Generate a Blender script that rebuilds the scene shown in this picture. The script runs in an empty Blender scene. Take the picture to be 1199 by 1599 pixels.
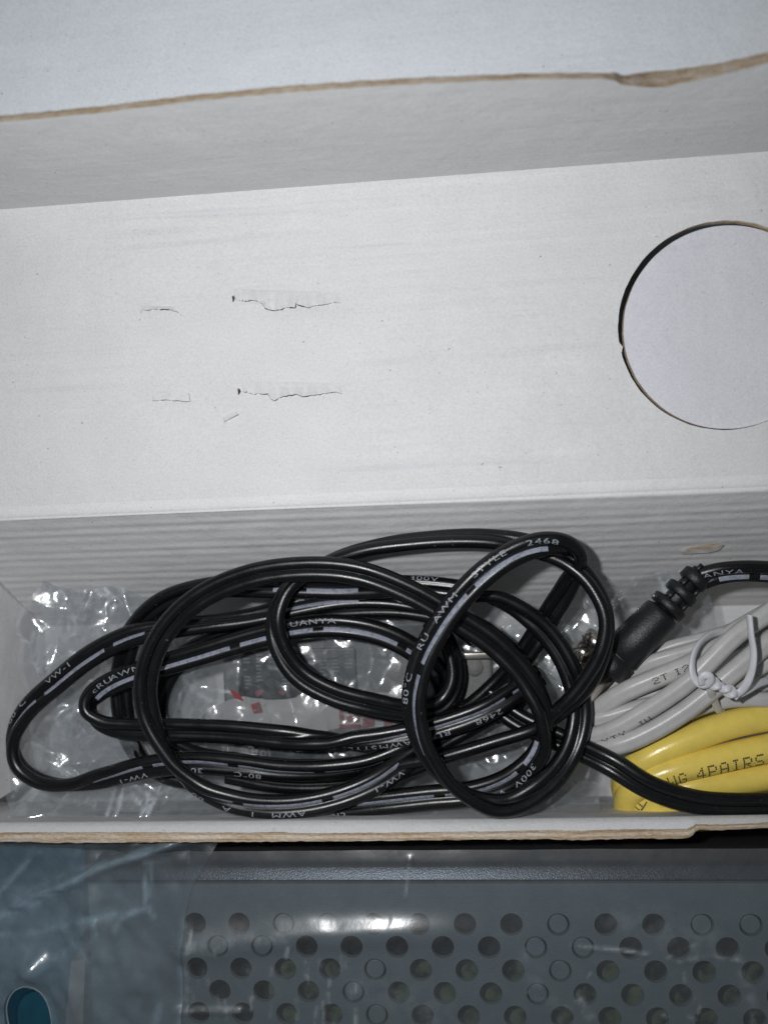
import bpy, bmesh, math, random
import numpy as np
from mathutils import Vector, Matrix, geometry
random.seed(7); np.random.seed(7)
sc = bpy.context.scene
COL = sc.collection
MM = 0.001

# ---------------------------------------------------------------- camera, world, light, exposure
F_PX, CX, CY, W0, H0 = 1208.0, 599.5, 799.5, 1199, 1599
CAM = np.array([0.0, 0.0, 150.0])                       # millimetres; the shelf panel is z = 0
YAW, ROLL = math.radians(4.7), math.radians(2.33)
fwd = np.array([-math.sin(YAW), 0, -math.cos(YAW)])
up0 = np.array([0.0, 1, 0]); rt0 = np.cross(fwd, up0); rt0 /= np.linalg.norm(rt0)
up0 = np.cross(rt0, fwd)
RT = rt0 * math.cos(ROLL) - up0 * math.sin(ROLL)
UP = rt0 * math.sin(ROLL) + up0 * math.cos(ROLL)
cd = bpy.data.cameras.new("camera"); cam = bpy.data.objects.new("camera", cd); COL.objects.link(cam)
cam.matrix_world = Matrix(((RT[0], UP[0], -fwd[0], CAM[0] * MM), (RT[1], UP[1], -fwd[1], CAM[1] * MM),
                           (RT[2], UP[2], -fwd[2], CAM[2] * MM), (0, 0, 0, 1)))
cd.sensor_fit = 'VERTICAL'; cd.sensor_height = 36.0; cd.lens = 36.0 * F_PX / H0
cd.clip_start = 0.005; cd.clip_end = 5
cd.dof.use_dof = True; cd.dof.focus_distance = 0.157; cd.dof.aperture_fstop = 11
sc.camera = cam
wd = bpy.data.worlds.new("World"); sc.world = wd; wd.use_nodes = True
bg = wd.node_tree.nodes["Background"]; bg.inputs[0].default_value = (0.86, 0.93, 1.0, 1); bg.inputs[1].default_value = 0.08
ld = bpy.data.lights.new("flash", 'SPOT'); ld.energy = 0.89; ld.color = (0.985, 0.99, 1.0); ld.spot_size = math.radians(150); ld.spot_blend = 1.0; ld.shadow_soft_size = 0.0035
lo = bpy.data.objects.new("flash", ld); COL.objects.link(lo); lo.location = (-0.024, 0.014, 0.156)
sc.view_settings.view_transform = 'Standard'; sc.view_settings.look = 'None'
sc.view_settings.exposure = 0.0; sc.view_settings.gamma = 1.0
try:
    sc.cycles.transparent_max_bounces = 24; sc.cycles.max_bounces = 10
except Exception: pass

def ray(u, v):
    return fwd + RT * ((u - CX) / F_PX) - UP * ((v - CY) / F_PX)
def pick(u, v, z=0.0):                                  # where the sight line through a photo point meets a height
    d = ray(u, v); return CAM + d * ((z - CAM[2]) / d[2])
def pick_y(u, v, y):
    d = ray(u, v); return CAM + d * ((y - CAM[1]) / d[1])
def proj(p):
    p = np.asarray(p) - CAM; dz = p @ fwd
    return np.stack([CX + F_PX * (p @ RT) / dz, CY - F_PX * (p @ UP) / dz], -1)

# ---------------------------------------------------------------- object helpers
ORG = {}
def tag(o, label=None, cat=None, group=None, kind=None):
    for k, v in (('label', label), ('category', cat), ('group', group), ('kind', kind)):
        if v: o[k] = v
    return o
def thing(name, label, cat, base, group=None):
    o = bpy.data.objects.new(name, None); COL.objects.link(o); o.empty_display_size = 0.01
    o.location = Vector(base) * MM; ORG[o.name] = np.array(base, float)
    return tag(o, label, cat, group)
def obj(name, verts, faces, mat, parent=None, smooth=True, base=None, mats=None, fmat=None):
    verts = np.asarray(verts, float)
    org = ORG[parent.name] if parent else np.array(base if base is not None else verts.mean(0))
    me = bpy.data.meshes.new(name)
    me.from_pydata(((verts - org) * MM).tolist(), [], faces)
    me.update()
    for m in (mats or [mat]): me.materials.append(m)
    if fmat is not None: me.polygons.foreach_set('material_index', fmat)
    if smooth: me.polygons.foreach_set('use_smooth', [True] * len(me.polygons))
    o = bpy.data.objects.new(name, me); COL.objects.link(o)
    if parent: o.parent = parent
    else: o.location = Vector(org) * MM
    ORG[o.name] = org
    return o
class MB:
    def __init__(s): s.v = []; s.f = []; s.m = []
    def add(s, v, f, m=0):
        n = len(s.v); s.v.extend([list(map(float, p)) for p in v]); s.f.extend([[i + n for i in q] for q in f]); s.m.extend([m] * len(f))
    def build(s, name, mat, parent=None, smooth=True, **k):
        return obj(name, s.v, s.f, mat, parent, smooth, fmat=s.m if k.get('mats') else None, **k)
def grid_faces(nu, nv, closed_v=False):
    f = []
    for i in range(nu - 1):
        for j in range(nv if closed_v else nv - 1):
            k = (j + 1) % nv
            f.append([i * nv + j, i * nv + k, (i + 1) * nv + k, (i + 1) * nv + j])
    return f
def extrude_x(profiles):                                # list of cross-sections with equal point counts
    n = len(profiles[0]); v = [p for pr in profiles for p in pr]
    return v, grid_faces(len(profiles), n)

# ---------------------------------------------------------------- material helpers
class NT:
    def __init__(s, name):
        s.m = bpy.data.materials.new(name); s.m.use_nodes = True; s.t = s.m.node_tree
        s.b = s.t.nodes['Principled BSDF']; s.out = s.t.nodes['Material Output']
        tc = s.n('ShaderNodeTexCoord'); mp = s.n('ShaderNodeMapping'); mp.inputs['Scale'].default_value = (1000, 1000, 1000)
        s.t.links.new(tc.outputs['Object'], mp.inputs['Vector']); s.co = mp.outputs[0]      # millimetres
    def n(s, t): return s.t.nodes.new(t)
    def l(s, a, b): s.t.links.new(a, b)
    def scaled(s, x, y, z):
        mp = s.n('ShaderNodeMapping'); mp.inputs['Scale'].default_value = (x, y, z); s.l(s.co, mp.inputs[0]); return mp.outputs[0]
    def noise(s, scale, detail=3, rough=.55, co=None):
        n = s.n('ShaderNodeTexNoise'); n.inputs['Scale'].default_value = scale; n.inputs['Detail'].default_value = detail
        n.inputs['Roughness'].default_value = rough; s.l(co or s.co, n.inputs['Vector']); return n.outputs[0]
    def ramp(s, v, stops):
        r = s.n('ShaderNodeValToRGB'); e = r.color_ramp.elements
        while len(e) < len(stops): e.new(.5)
        for q, (p, c) in zip(e, stops):
            q.position = p; q.color = (*c, 1) if len(c) == 3 else c
        s.l(v, r.inputs[0]); return r.outputs[0]
    def mix(s, fac, a, b, mode='MIX'):
        m = s.n('ShaderNodeMix'); m.data_type = 'RGBA'; m.blend_type = mode
        for sock, val in ((m.inputs[0], fac), (m.inputs[6], a), (m.inputs[7], b)):
            if hasattr(val, 'is_output'): s.l(val, sock)
            elif isinstance(val, tuple): sock.default_value = (*val, 1)
            else: sock.default_value = val
        return m.outputs[2]
    def math(s, op, a, b=0.0, c=None):
        m = s.n('ShaderNodeMath'); m.operation = op
        for sock, val in zip(m.inputs, (a, b, c)):
            if val is None: continue
            if hasattr(val, 'is_output'): s.l(val, sock)
            else: sock.default_value = val
        return m.outputs[0]
    def bump(s, h, dist, strength=1.0, prev=None):
        b = s.n('ShaderNodeBump'); b.inputs['Distance'].default_value = dist * MM; b.inputs['Strength'].default_value = strength
        s.l(h, b.inputs['Height'])
        if prev is not None: s.l(prev, b.inputs['Normal'])
        return b.outputs[0]
    def set(s, **k):
        for a, v in k.items():
            i = s.b.inputs[a.replace('_', ' ')]
            if hasattr(v, 'is_output'): s.l(v, i)
            elif isinstance(v, tuple): i.default_value = (*v, 1)
            else: i.default_value = v
        return s.m

def board_mat(name, col, lines=0.0):
    m = NT(name)
    c = m.mix(m.ramp(m.noise(0.09, 4), [(.3, (0, 0, 0)), (.75, (1, 1, 1))]), tuple(x * .94 for x in col), col)
    c = m.mix(m.ramp(m.noise(1.3, 5, .7), [(.35, (.93, .93, .93)), (.62, (1, 1, 1))]), (0.62, 0.62, 0.63), c, 'MIX') if False else c
    fine = m.ramp(m.noise(2.2, 5, .75), [(.25, (.82, .82, .83)), (.6, (1, 1, 1))])
    c = m.mix(1.0, c, fine, 'MULTIPLY')
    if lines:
        fl = m.ramp(m.noise(.42, 2.5, .55, m.scaled(.03, 1, 1)), [(.30, (.90, .905, .915)), (.42, (1, 1, 1)), (.58, (1, 1, 1)), (.68, (1.05, 1.05, 1.05))])  # flute ripple shading put into the colour as dark and light lines
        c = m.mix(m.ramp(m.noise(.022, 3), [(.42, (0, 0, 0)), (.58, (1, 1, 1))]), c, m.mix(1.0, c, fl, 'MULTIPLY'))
    fib = m.ramp(m.noise(1.1, 2, .5, m.scaled(1.0, 2.6, 1)), [(.70, (1, 1, 1)), (.76, (.74, .73, .71))])
    c = m.mix(1.0, c, fib, 'MULTIPLY')
    speck = m.ramp(m.noise(1.25, 1.0, .3), [(.80, (1, 1, 1)), (.82, (.55, .51, .48))])
    c = m.mix(1.0, c, speck, 'MULTIPLY')
    nrm = m.bump(m.noise(2.6, 6, .7), 0.10, .55)
    nrm = m.bump(m.noise(.16, 3), 1.1, .30, nrm)
    if lines:
        nrm = m.bump(m.noise(.42, 2.5, .55, m.scaled(.035, 1, 1)), lines, .9, nrm)
    return m.set(Base_Color=c, Roughness=.62, Normal=nrm, Specular_IOR_Level=.35)
def plain(name, col, rough=.5, metal=0.0, grain=0.0, gscale=2.0, spec=.5):
    m = NT(name)
    c = m.mix(m.ramp(m.noise(.35, 4), [(.3, (0, 0, 0)), (.7, (1, 1, 1))]), tuple(x * .86 for x in col), col)
    m.set(Base_Color=c, Roughness=rough, Metallic=metal, Specular_IOR_Level=spec)
    if grain: m.set(Normal=m.bump(m.noise(gscale, 3, .6), grain))
    return m.m
def kraft_mat(name="kraft_edge", k=1.0):
    m = NT(name)
    a = m.noise(.9, 4, .6, m.scaled(.09, 1.6, 1.6)); b = m.noise(1.4, 3)
    c = m.ramp(a, [(.28, (.26, .16, .10)), (.40, (.58, .43, .28)), (.52, (.70, .58, .43)), (.64, (.80, .74, .66))])
    c = m.mix(.35, c, m.ramp(b, [(.3, (.30, .20, .12)), (.7, (.75, .66, .52))]))
    c = m.mix(1.0, c, (k, k * .98, k * .97), 'MULTIPLY')
    return m.set(Base_Color=c, Roughness=.9, Normal=m.bump(m.noise(2.4, 4, .7, m.scaled(.25, 1, 1)), .25))
def pvc_black():
    m = NT("black_pvc")
    dust = m.ramp(m.noise(1.9, 1.5, .4), [(.74, (0, 0, 0)), (.80, (1, 1, 1))])
    c = m.mix(m.math('MULTIPLY', dust, .35), (.0035, .0038, .0045), (.24, .24, .25))
    r = m.ramp(m.noise(.25, 3), [(.3, (.24, .24, .24)), (.7, (.35, .35, .35))])
    nrm = m.bump(m.noise(5.5, 2, .6), .022, .9)
    return m.set(Base_Color=c, Roughness=r, Normal=nrm, Specular_IOR_Level=.55)
def film_mat(name, tint, haze, rough=.07, gloss=1.0, scuff=.5, bumpd=.25, crease=False, rough2=.38, veil=(.70, .77, .82)):
    m = NT(name)
    t = m.t
    tr = m.n('ShaderNodeBsdfTransparent'); tr.inputs[0].default_value = (*tint, 1)
    gl = m.n('ShaderNodeBsdfGlossy'); gl.inputs['Roughness'].default_value = rough
    df = m.n('ShaderNodeBsdfDiffuse'); df.inputs[0].default_value = (*veil, 1)
    nrm = m.bump(m.noise(.30, 4, .55), bumpd, .6); nrm = m.bump(m.noise(1.5, 3), bumpd * .15, .6, nrm)
    if crease:                                          # folds pressed into the film, their whitening and glints painted in below
        wv = m.n('ShaderNodeVectorMath'); wv.operation = 'MULTIPLY_ADD'
        nz = m.n('ShaderNodeTexNoise'); nz.inputs['Scale'].default_value = .25; m.l(m.co, nz.inputs['Vector'])
        m.l(nz.outputs[1], wv.inputs[0]); wv.inputs[1].default_value = (5, 5, 5); m.l(m.scaled(1, 1, .2), wv.inputs[2])
        v2 = m.n('ShaderNodeTexVoronoi'); v2.feature = 'DISTANCE_TO_EDGE'; v2.inputs['Scale'].default_value = .45; m.l(wv.outputs[0], v2.inputs['Vector'])
        nrm = m.bump(v2.outputs['Distance'], .10 * crease, .7, nrm)
    g2 = m.n('ShaderNodeBsdfGlossy'); g2.inputs['Roughness'].default_value = rough2; m.l(nrm, g2.inputs['Normal'])
    gm = m.n('ShaderNodeMixShader'); gm.inputs[0].default_value = .35 if crease else .5; m.l(gl.outputs[0], gm.inputs[1]); m.l(g2.outputs[0], gm.inputs[2])
    m.l(nrm, gl.inputs['Normal']); m.l(nrm, df.inputs['Normal'])
    lw = m.n('ShaderNodeLayerWeight'); lw.inputs[0].default_value = .5; m.l(nrm, lw.inputs['Normal'])
    fac = m.math('MULTIPLY_ADD', m.math('POWER', lw.outputs['Facing'], 4.0), .7, .05 * gloss); fac = m.math('MINIMUM', fac, .9)
    hz = m.math('MULTIPLY_ADD', m.ramp(m.noise(.16, 7, .72), [(.32, (0, 0, 0)), (.72, (1, 1, 1))]), haze * scuff * 2, haze * (1 - scuff))
    if crease:
        at = m.n('ShaderNodeAttribute'); at.attribute_name = 'fold'                       # whitening at folds and scuffs, also supplying painted crease glints
        hz = m.math('ADD', m.math('MULTIPLY', at.outputs['Fac'], m.ramp(m.noise(.3, 3), [(.36, (.04, .04, .04)), (.64, (.62, .62, .62))] if crease > .7 else ([(.30, (.30, .30, .30)), (.70, (.60, .60, .60))] if crease > .1 else [(.40, (.03, .03, .03)), (.70, (.48, .48, .48))]))), hz)
    a = m.n('ShaderNodeMixShader'); m.l(hz, a.inputs[0]); m.l(tr.outputs[0], a.inputs[1]); m.l(df.outputs[0], a.inputs[2])
    b = m.n('ShaderNodeMixShader'); m.l(fac, b.inputs[0]); m.l(a.outputs[0], b.inputs[1]); m.l(gm.outputs[0], b.inputs[2])
    m.l(b.outputs[0], m.out.inputs['Surface']); t.nodes.remove(m.b)
    return m.m
def powder_mat(name, col, rough=.42, spec=.55, grit=.12, metal=0.0):
    m = NT(name)
    nrm = m.bump(m.noise(3.2, 3, .65), grit, .9)
    return m.set(Base_Color=col, Roughness=rough, Normal=nrm, Specular_IOR_Level=spec, Metallic=metal)
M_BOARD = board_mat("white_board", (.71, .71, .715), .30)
M_WALL = board_mat("white_board_wall", (.71, .72, .725), .10)
M_TROUGH = board_mat("white_board_trough", (.76, .76, .765))
M_DISC = board_mat("white_board_disc", (.70, .70, .745), .14)
M_LIP = plain("torn_white_paper", (.88, .88, .88), .8)
M_KRAFT = kraft_mat(); M_KRAFT_D = kraft_mat('kraft_edge_dark', .46)  # M_KRAFT_D is the same kraft in a darker tone
M_BLACK = pvc_black()
def print_mat(name, col):
    m = NT(name); w = m.ramp(m.noise(1.1, 4, .7), [(.34, (0, 0, 0)), (.52, (1, 1, 1))]); w2 = m.ramp(m.noise(4.5, 2, .5), [(.30, (.25, .25, .25)), (.55, (1, 1, 1))])
    return m.set(Base_Color=m.mix(m.math('MULTIPLY', w, w2), tuple(x * .45 for x in col), col), Roughness=.55)
M_PRINT = print_mat("white_print", (.29, .315, .385))
M_TEXT = print_mat("white_lettering", (.32, .34, .38))
M_INK = plain("dark_ink", (.05, .045, .03), .6)
M_YEL = plain("yellow_pvc", (.86, .665, .14), .24, grain=.03, gscale=3)
M_GREY = plain("grey_pvc", (.50, .495, .49), .34, grain=.03, gscale=3)
M_TIE = plain("white_tie", (.66, .67, .70), .4)
M_RUB = powder_mat("black_rubber", (.008, .0085, .010), .36)
M_NICKEL = plain("nickel", (.72, .68, .62), .22, 1.0)
M_DEVICE = powder_mat("grey_powder_coat", (.120, .142, .150), .5)
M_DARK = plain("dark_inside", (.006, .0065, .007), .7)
_m = NT("green_circuit")
M_PCB = _m.set(Base_Color=_m.ramp(_m.noise(.22, 3), [(.42, (.008, .009, .009)), (.52, (.06, .08, .04)), (.60, (.10, .12, .065))]), Roughness=.5)
M_FILM = film_mat("crumpled_film", (.945, .95, .955), .12, .11, 3.8, .6, .06, 1.0, .26)
M_FILM2 = film_mat("device_film", (.87, .92, .96), .062, .24, 2.4, .35, .08, .001, .45)
M_FILM3 = film_mat("device_film_fold", (.96, .975, .985), .02, .14, 2.6, .6, .14, .5, .35, (.50, .68, .80))
M_BLUE = plain("blue_lining", (.013, .10, .16), .5, grain=.03)
M_ADPT = powder_mat("grey_adapter", (.17, .17, .17), .4, .55, .3)
M_LABEL = plain("dark_label", (.006, .0065, .008), .4)
M_LTXT = plain("label_print", (.16, .16, .17), .5)
M_RED = plain("red_print", (.26, .045, .055), .5)
M_PAPER = plain("paper", (.46, .46, .46), .7)

# ---------------------------------------------------------------- the box and its folded insert
XL, XR = -108.0, 112.0
Y_BACK = float(pick(600, 281, 0)[1]); Y_CREASE = float(pick(600, 786, 0)[1])
Z_FLOOR = -41.0
Y_FB = float(pick(600, 962, Z_FLOOR)[1])
Y_FRONT = float(pick(600, 1281, -2.5)[1])
X_SIDE = float(pick(-100, 806, 0)[0])
box = thing("cardboard_box", "open white cardboard box with raw brown edge along its back wall", "cardboard box", (0, Y_BACK, Z_FLOOR - 3))
ins = thing("cardboard_insert", "folded white cardboard insert with a round punched hole and a deep cable tray", "box insert", (0, 0, Z_FLOOR))

def interp(tab, u):
    xs = [p[0] for p in tab]; ys = [p[1] for p in tab]; return float(np.interp(u, xs, ys))
# back wall of the box: upright panel, raw upper edge
EDGE_LO = [(-200, 211), (0, 191), (150, 177), (300, 158), (450, 144), (600, 133), (750, 126), (880, 122.5), (945, 123), (958, 126), (972, 133), (1000, 136), (1030, 137), (1060, 131), (1120, 119), (1199, 98), (1400, 40)]
EDGE_HI = [(-200, 199), (0, 179), (150, 165), (300, 147), (450, 132), (600, 122), (750, 115.5), (880, 112), (962, 111.5), (972, 116), (985, 114), (1060, 106), (1120, 97), (1199, 80), (1400, 20)]
us = list(np.arange(-200, 1400, 12.0)) + [958, 965, 972, 978, 985]; us.sort()
inner, edge_mb, outer = [], MB(), []
for u in us:
    jl, jh = random.uniform(-.7, .7), random.uniform(-.8, .8)
    a = pick_y(u, interp(EDGE_LO, u) + jl, Y_BACK)
    inner.append([(a[0], Y_BACK, -.5)] + [(a[0], Y_BACK - .35 * math.sin(math.pi * t) * (1 + .3 * math.sin(u * .011)), -.5 + (a[2] + .5) * t) for t in np.linspace(.06, 1, 14)])
    zb = a[2] + .1
    b = pick(u, interp(EDGE_HI, u) + 1.6 + jh, zb)
    b[1] = max(b[1], Y_BACK + .7)
    outer.append((a, (a[0], Y_BACK + .5 * (b[1] - Y_BACK), zb + .12 + random.uniform(-.05, .05)), (b[0], b[1], zb)))
v, f = extrude_x(inner)
obj("back_wall", v, f, M_WALL, box)
v, f = extrude_x([[o[0], o[1], o[2], (o[2][0], o[2][1] + .05, -40)] for o in outer])
obj("cut_edge", v, f, M_KRAFT_D, box, smooth=False)
# lid panel beyond the wall
lv = []
for u in np.linspace(-140, 140, 30):
    lv.append([(u, Y_BACK + 2.2 + t * 75, 17 + 9 * t + .5 * math.sin(t * 9) * math.exp(-3 * t)) for t in np.linspace(0, 1, 20)])
v, f = extrude_x(lv)
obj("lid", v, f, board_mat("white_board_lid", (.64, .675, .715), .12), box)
v = [(-140, -140, Z_FLOOR - 3), (140, -140, Z_FLOOR - 3), (140, Y_BACK + 2, Z_FLOOR - 3), (-140, Y_BACK + 2, Z_FLOOR - 3)]
obj("box_floor", v, [[0, 1, 2, 3]], M_WALL, box)
for sx in (-140, 140):
    obj("side_wall", [(sx, -140, Z_FLOOR - 3), (sx, Y_BACK + 2, Z_FLOOR - 3), (sx, Y_BACK + 2, 30), (sx, -140, 30)], [[0, 1, 2, 3]], M_WALL, box)

# shelf panel with round hole, tears: one sheet with real openings
def in_poly(p, poly):
    c = False; j = len(poly) - 1
    for i in range(len(poly)):
        a, b = poly[i], poly[j]
        if (a[1] > p[1]) != (b[1] > p[1]) and p[0] < (b[0] - a[0]) * (p[1] - a[1]) / (b[1] - a[1]) + a[0]: c = not c
        j = i
    return c
def sheet(outer, holes, z, depth, name, mats, parent, inner_pts=()):
    loops = [outer] + holes; vs = []; es = []
    for lp in loops:
        n = len(vs); vs += [Vector((p[0], p[1])) for p in lp]; es += [(n + i, n + (i + 1) % len(lp)) for i in range(len(lp))]
    vs += [Vector(p) for p in inner_pts]
    r = geometry.delaunay_2d_cdt(vs, es, [], 1, 1e-4)
    mb = MB(); keep = []
    for t in r[2]:
        c = sum((r[0][i] for i in t), Vector((0, 0))) / len(t)
        if in_poly(c, outer) and not any(in_poly(c, h) for h in holes): keep.append(list(t))
    zf = z if callable(z) else (lambda x, y: z)
    mb.add([(p[0], p[1], zf(p[0], p[1])) for p in r[0]], keep, 0)
    for lp in loops:
        m = len(lp); q = [(p[0], p[1], zf(p[0], p[1])) for p in lp] + [(p[0], p[1], zf(p[0], p[1]) - depth) for p in lp]
        mb.add(q, [[i, (i + 1) % m, m + (i + 1) % m, m + i] for i in range(m)], 1)
    return mb.build(name, None, parent, smooth=False, mats=mats)
ZR = 2.664
def zr(pts): return [(x / ZR + 150, y / ZR + 400) for x, y in pts]
def densify(pts, step, jit):
    out = []
    for a, b in zip(pts[:-1], pts[1:]):
        n = max(1, int(math.hypot(b[0] - a[0], b[1] - a[1]) / step))
        for i in range(n): out.append((a[0] + (b[0] - a[0]) * i / n + (random.uniform(-jit, jit) if i else 0), a[1] + (b[1] - a[1]) * i / n + (random.uniform(-jit, jit) if i else 0)))
    return out + [pts[-1]]
tears = [  # crack line, upper fold line, width of the gap in photo pixels, lift
    (zr([(580, 182), (620, 187), (660, 183), (690, 195), (705, 216), (745, 226), (800, 212), (826, 214), (832, 196), (845, 203), (880, 215), (920, 203), (960, 199), (985, 190), (1018, 195)]), zr([(576, 138), (1014, 150)]), 2.0, 1.5),
    (zr([(612, 563), (660, 573), (713, 571), (725, 590), (740, 601), (780, 582), (838, 574), (858, 584), (920, 575), (1000, 564), (1024, 573)]), zr([(602, 520), (1016, 528)]), 1.9, 1.3),
    (zr([(186, 240), (197, 224), (240, 222), (300, 221), (335, 229), (356, 242)]), zr([(190, 205), (345, 212)]), 1.9, .7),
    (zr([(232, 601), (300, 598), (330, 601), (392, 603)]), zr([(236, 560), (386, 570)]), 1.0, .6)]
hole_c = pick(1131, 508, 0); hr = float((np.linalg.norm(pick(1131, 345.5, 0) - hole_c) + np.linalg.norm(pick(963.5, 520, 0) - hole_c)) / 2)
hole = []
for i in range(120):
    a = 2 * math.pi * i / 120; r_ = hr * (1 + random.uniform(-.0025, .0025))
    if abs(a - math.pi * 1.055) < .03: r_ -= .55
    hole.append((hole_c[0] + r_ * math.cos(a), hole_c[1] + r_ * math.sin(a)))
holes = [hole]; flaps = []
for crack, fold, gap, lift in tears:
    c = densify(crack, 4, .8)
    lo_ = [pick(x, y + gap * random.uniform(.25, 1.0) * math.sin(math.pi * (i + .6) / (len(c) + .2)) ** .5, 0)[:2] for i, (x, y) in enumerate(c)]
    up_ = densify(fold, 12, .6)
    upw = [pick(x, y, 0)[:2] for x, y in up_]
    holes.append([tuple(p) for p in lo_] + [tuple(p) for p in upw[::-1]])
    flaps.append((c, up_, lift))
for nk in (zr([(574, 166), (583, 163), (587, 174), (582, 190), (577, 192)]), zr([(596, 549), (605, 551), (610, 562), (604, 574), (598, 576)])):
    holes.append([tuple(pick(x - 3, y, 0)[:2]) for x, y in nk])
sh_out = [(XL - 20, Y_CREASE + 2.5), (XR + 20, Y_CREASE + 2.5), (XR + 20, Y_BACK + .1), (XL - 20, Y_BACK + .1)]
shelf_z = lambda x, y: .25 * math.sin(x * .05 + 1) * math.sin((y - Y_CREASE) * .08) - .0
ipts = [(x + random.uniform(-.6, .6), y + random.uniform(-.6, .6)) for x in np.arange(XL - 16, XR + 17, 4) for y in np.arange(Y_CREASE + 5, Y_BACK - 2, 4)]
ipts = [p for p in ipts if not any(in_poly(p, h) for h in holes) and min(math.hypot(p[0] - q[0], p[1] - q[1]) for h in holes for q in h) > .8]
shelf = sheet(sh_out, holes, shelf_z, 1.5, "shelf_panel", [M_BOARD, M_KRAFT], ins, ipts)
for p in shelf.data.polygons: p.use_smooth = p.material_index == 0
for c, up_, lift in flaps:
    mb = MB(); n = len(c); rows = []
    for t in np.linspace(0, 1, 5):
        row = []
        for i, (x, y) in enumerate(c):
            fx = np.interp(i / (n - 1), np.linspace(0, 1, len(up_)), [q[0] for q in up_]); fy = np.interp(i / (n - 1), np.linspace(0, 1, len(up_)), [q[1] for q in up_])
            w = math.sin(math.pi * min(1, max(0, i / (n - 1)))) ** .6
            z = .02 + shelf_z(*pick(x, y, 0)[:2]) + lift * w * t ** 1.05 * (.8 + .35 * math.sin(i * 1.3))
            row.append(pick(fx + (x - fx) * t, fy + (y - fy) * t, z))
        rows.append(row)
    v, f = extrude_x(rows); mb.add(v, f)
    last = rows[-1]; m = len(last)
    mb.add(list(last) + [p - np.array([0, -.1, .35]) for p in last], [[i, i + 1, m + i + 1, m + i] for i in range(m - 1)], 1)
    fl = mb.build("torn_flap", None, ins, mats=[M_BOARD, M_KRAFT])
    mb = MB()
    for _ in range(int(n * .9)):                         # shreds of paper fibre standing along the tear
        i = random.randrange(1, n - 1); x, y = c[i]; z0 = shelf_z(*pick(x, y, 0)[:2]); sgn = random.choice((-1, 1, 1)); b = pick(x, y + (2.2 if sgn > 0 else -1), z0 + (.02 if sgn > 0 else lift * .8)); t = random.uniform(0, 6.28); L = random.uniform(.25, .75)
        d = np.array([math.cos(t), math.sin(t) * .5, 0]) * L * .7; up_v = np.array([random.uniform(-.25, .25), .30 * sgn, random.uniform(.12, .5)]) * (L * 1.2)
        mb.add([b - d, b + d, b + d * .3 + up_v, b - d * .5 + up_v * .8], [[0, 1, 2, 3]])
    mb.build("torn_fibre", M_LIP, ins, smooth=False)['kind'] = 'stuff'

nick = [pick(u, v, z) for u, v, z in [(348, 652, .05), (366, 642, .75), (372, 647, .9), (353, 657, .5), (350, 660, .05)]]
obj("torn_nick", nick, [[0, 1, 2, 3], [0, 3, 4]], M_BOARD, ins, smooth=False)
# punched disc sitting low in the round hole
dc = hole_c[:2] + np.array([.72, -.20])
dpts = [(dc[0] + (hr - .48) * math.cos(2 * math.pi * i / 110) * (1 + random.uniform(-.002, .002)), dc[1] + (hr - .48) * math.sin(2 * math.pi * i / 110)) for i in range(110)]
dz = lambda x, y: -.95 - .020 * ((x - dc[0]) * -.4 + (y - dc[1]) * .6) * -1
sheet(dpts, [], dz, 1.4, "punched_disc", [M_DISC, M_KRAFT], ins, [(dc[0] + x, dc[1] + y) for x in np.arange(-18, 19, 4) for y in np.arange(-18, 19, 4) if x * x + y * y < 330])
# cable tray: back slope with flute ridges, floor, side and front walls
slope_len = math.hypot(Y_CREASE - Y_FB, Z_FLOOR); sd = np.array([(Y_FB - Y_CREASE), Z_FLOOR]) / slope_len; sn = np.array([-sd[1], sd[0]]) * -1
prof = [(Y_CREASE + 2.5, .0, 0), (Y_CREASE + 1.6, -.02, 0), (Y_CREASE + .8, -.12, 0), (Y_CREASE + .25, -.30, 0), (Y_CREASE, -.55, 0), (Y_CREASE - .2, -.42, 0)]
for s in np.arange(.9, slope_len, .32): prof.append((Y_CREASE + sd[0] * s, sd[1] * s - .2, s))
rows = []
for x in np.linspace(X_SIDE, XR + 20, 90):
    rw = []
    for (y, z, s) in prof:
        w = 0
        if s > 0:
            ph = s * 2 * math.pi / 3.1 + .25 * math.sin(x * .05) + .12 * math.sin(x * .23 + s)
            w = .06 * math.sin(ph) * min(1, s / 3) * (.75 + .35 * math.sin(x * .04 + s * .7)) + .25 * math.sin(x * .03 + s * .1)
        elif y > Y_CREASE + 1: z += shelf_z(x, Y_CREASE + 2.5) * (y - Y_CREASE - 1) / 1.5
        rw.append((x, y + sn[0] * w, z + sn[1] * w))
    rows.append(rw)
v, f = extrude_x(rows); obj("tray_back", v, f, M_TROUGH, ins)
obj("tray_floor", [(X_SIDE, Y_FRONT - 13, Z_FLOOR), (XR + 20, Y_FRONT - 13, Z_FLOOR), (XR + 20, Y_FB + 2, Z_FLOOR), (X_SIDE, Y_FB + 2, Z_FLOOR)], [[0, 1, 2, 3]], M_TROUGH, ins)
obj("tray_side", [(X_SIDE, Y_FRONT - 1, Z_FLOOR), (X_SIDE, Y_CREASE + 4, Z_FLOOR), (X_SIDE - 1, Y_CREASE + 2, -.1), (X_SIDE - 1, Y_FRONT - 1, -1.5)], [[0, 1, 2, 3]], M_TROUGH, ins)
obj("tray_side", [(XR + 18, Y_FRONT - 1, Z_FLOOR), (XR + 18, Y_CREASE + 2, Z_FLOOR), (XR + 18, Y_CREASE + 2, -.1), (XR + 18, Y_FRONT - 1, -1.5)], [[0, 1, 2, 3]], M_TROUGH, ins)
T_CR = [(-250, 1287), (0, 1285), (300, 1283.5), (600, 1281.5), (900, 1278.5), (1199, 1272), (1400, 1268)]
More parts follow.
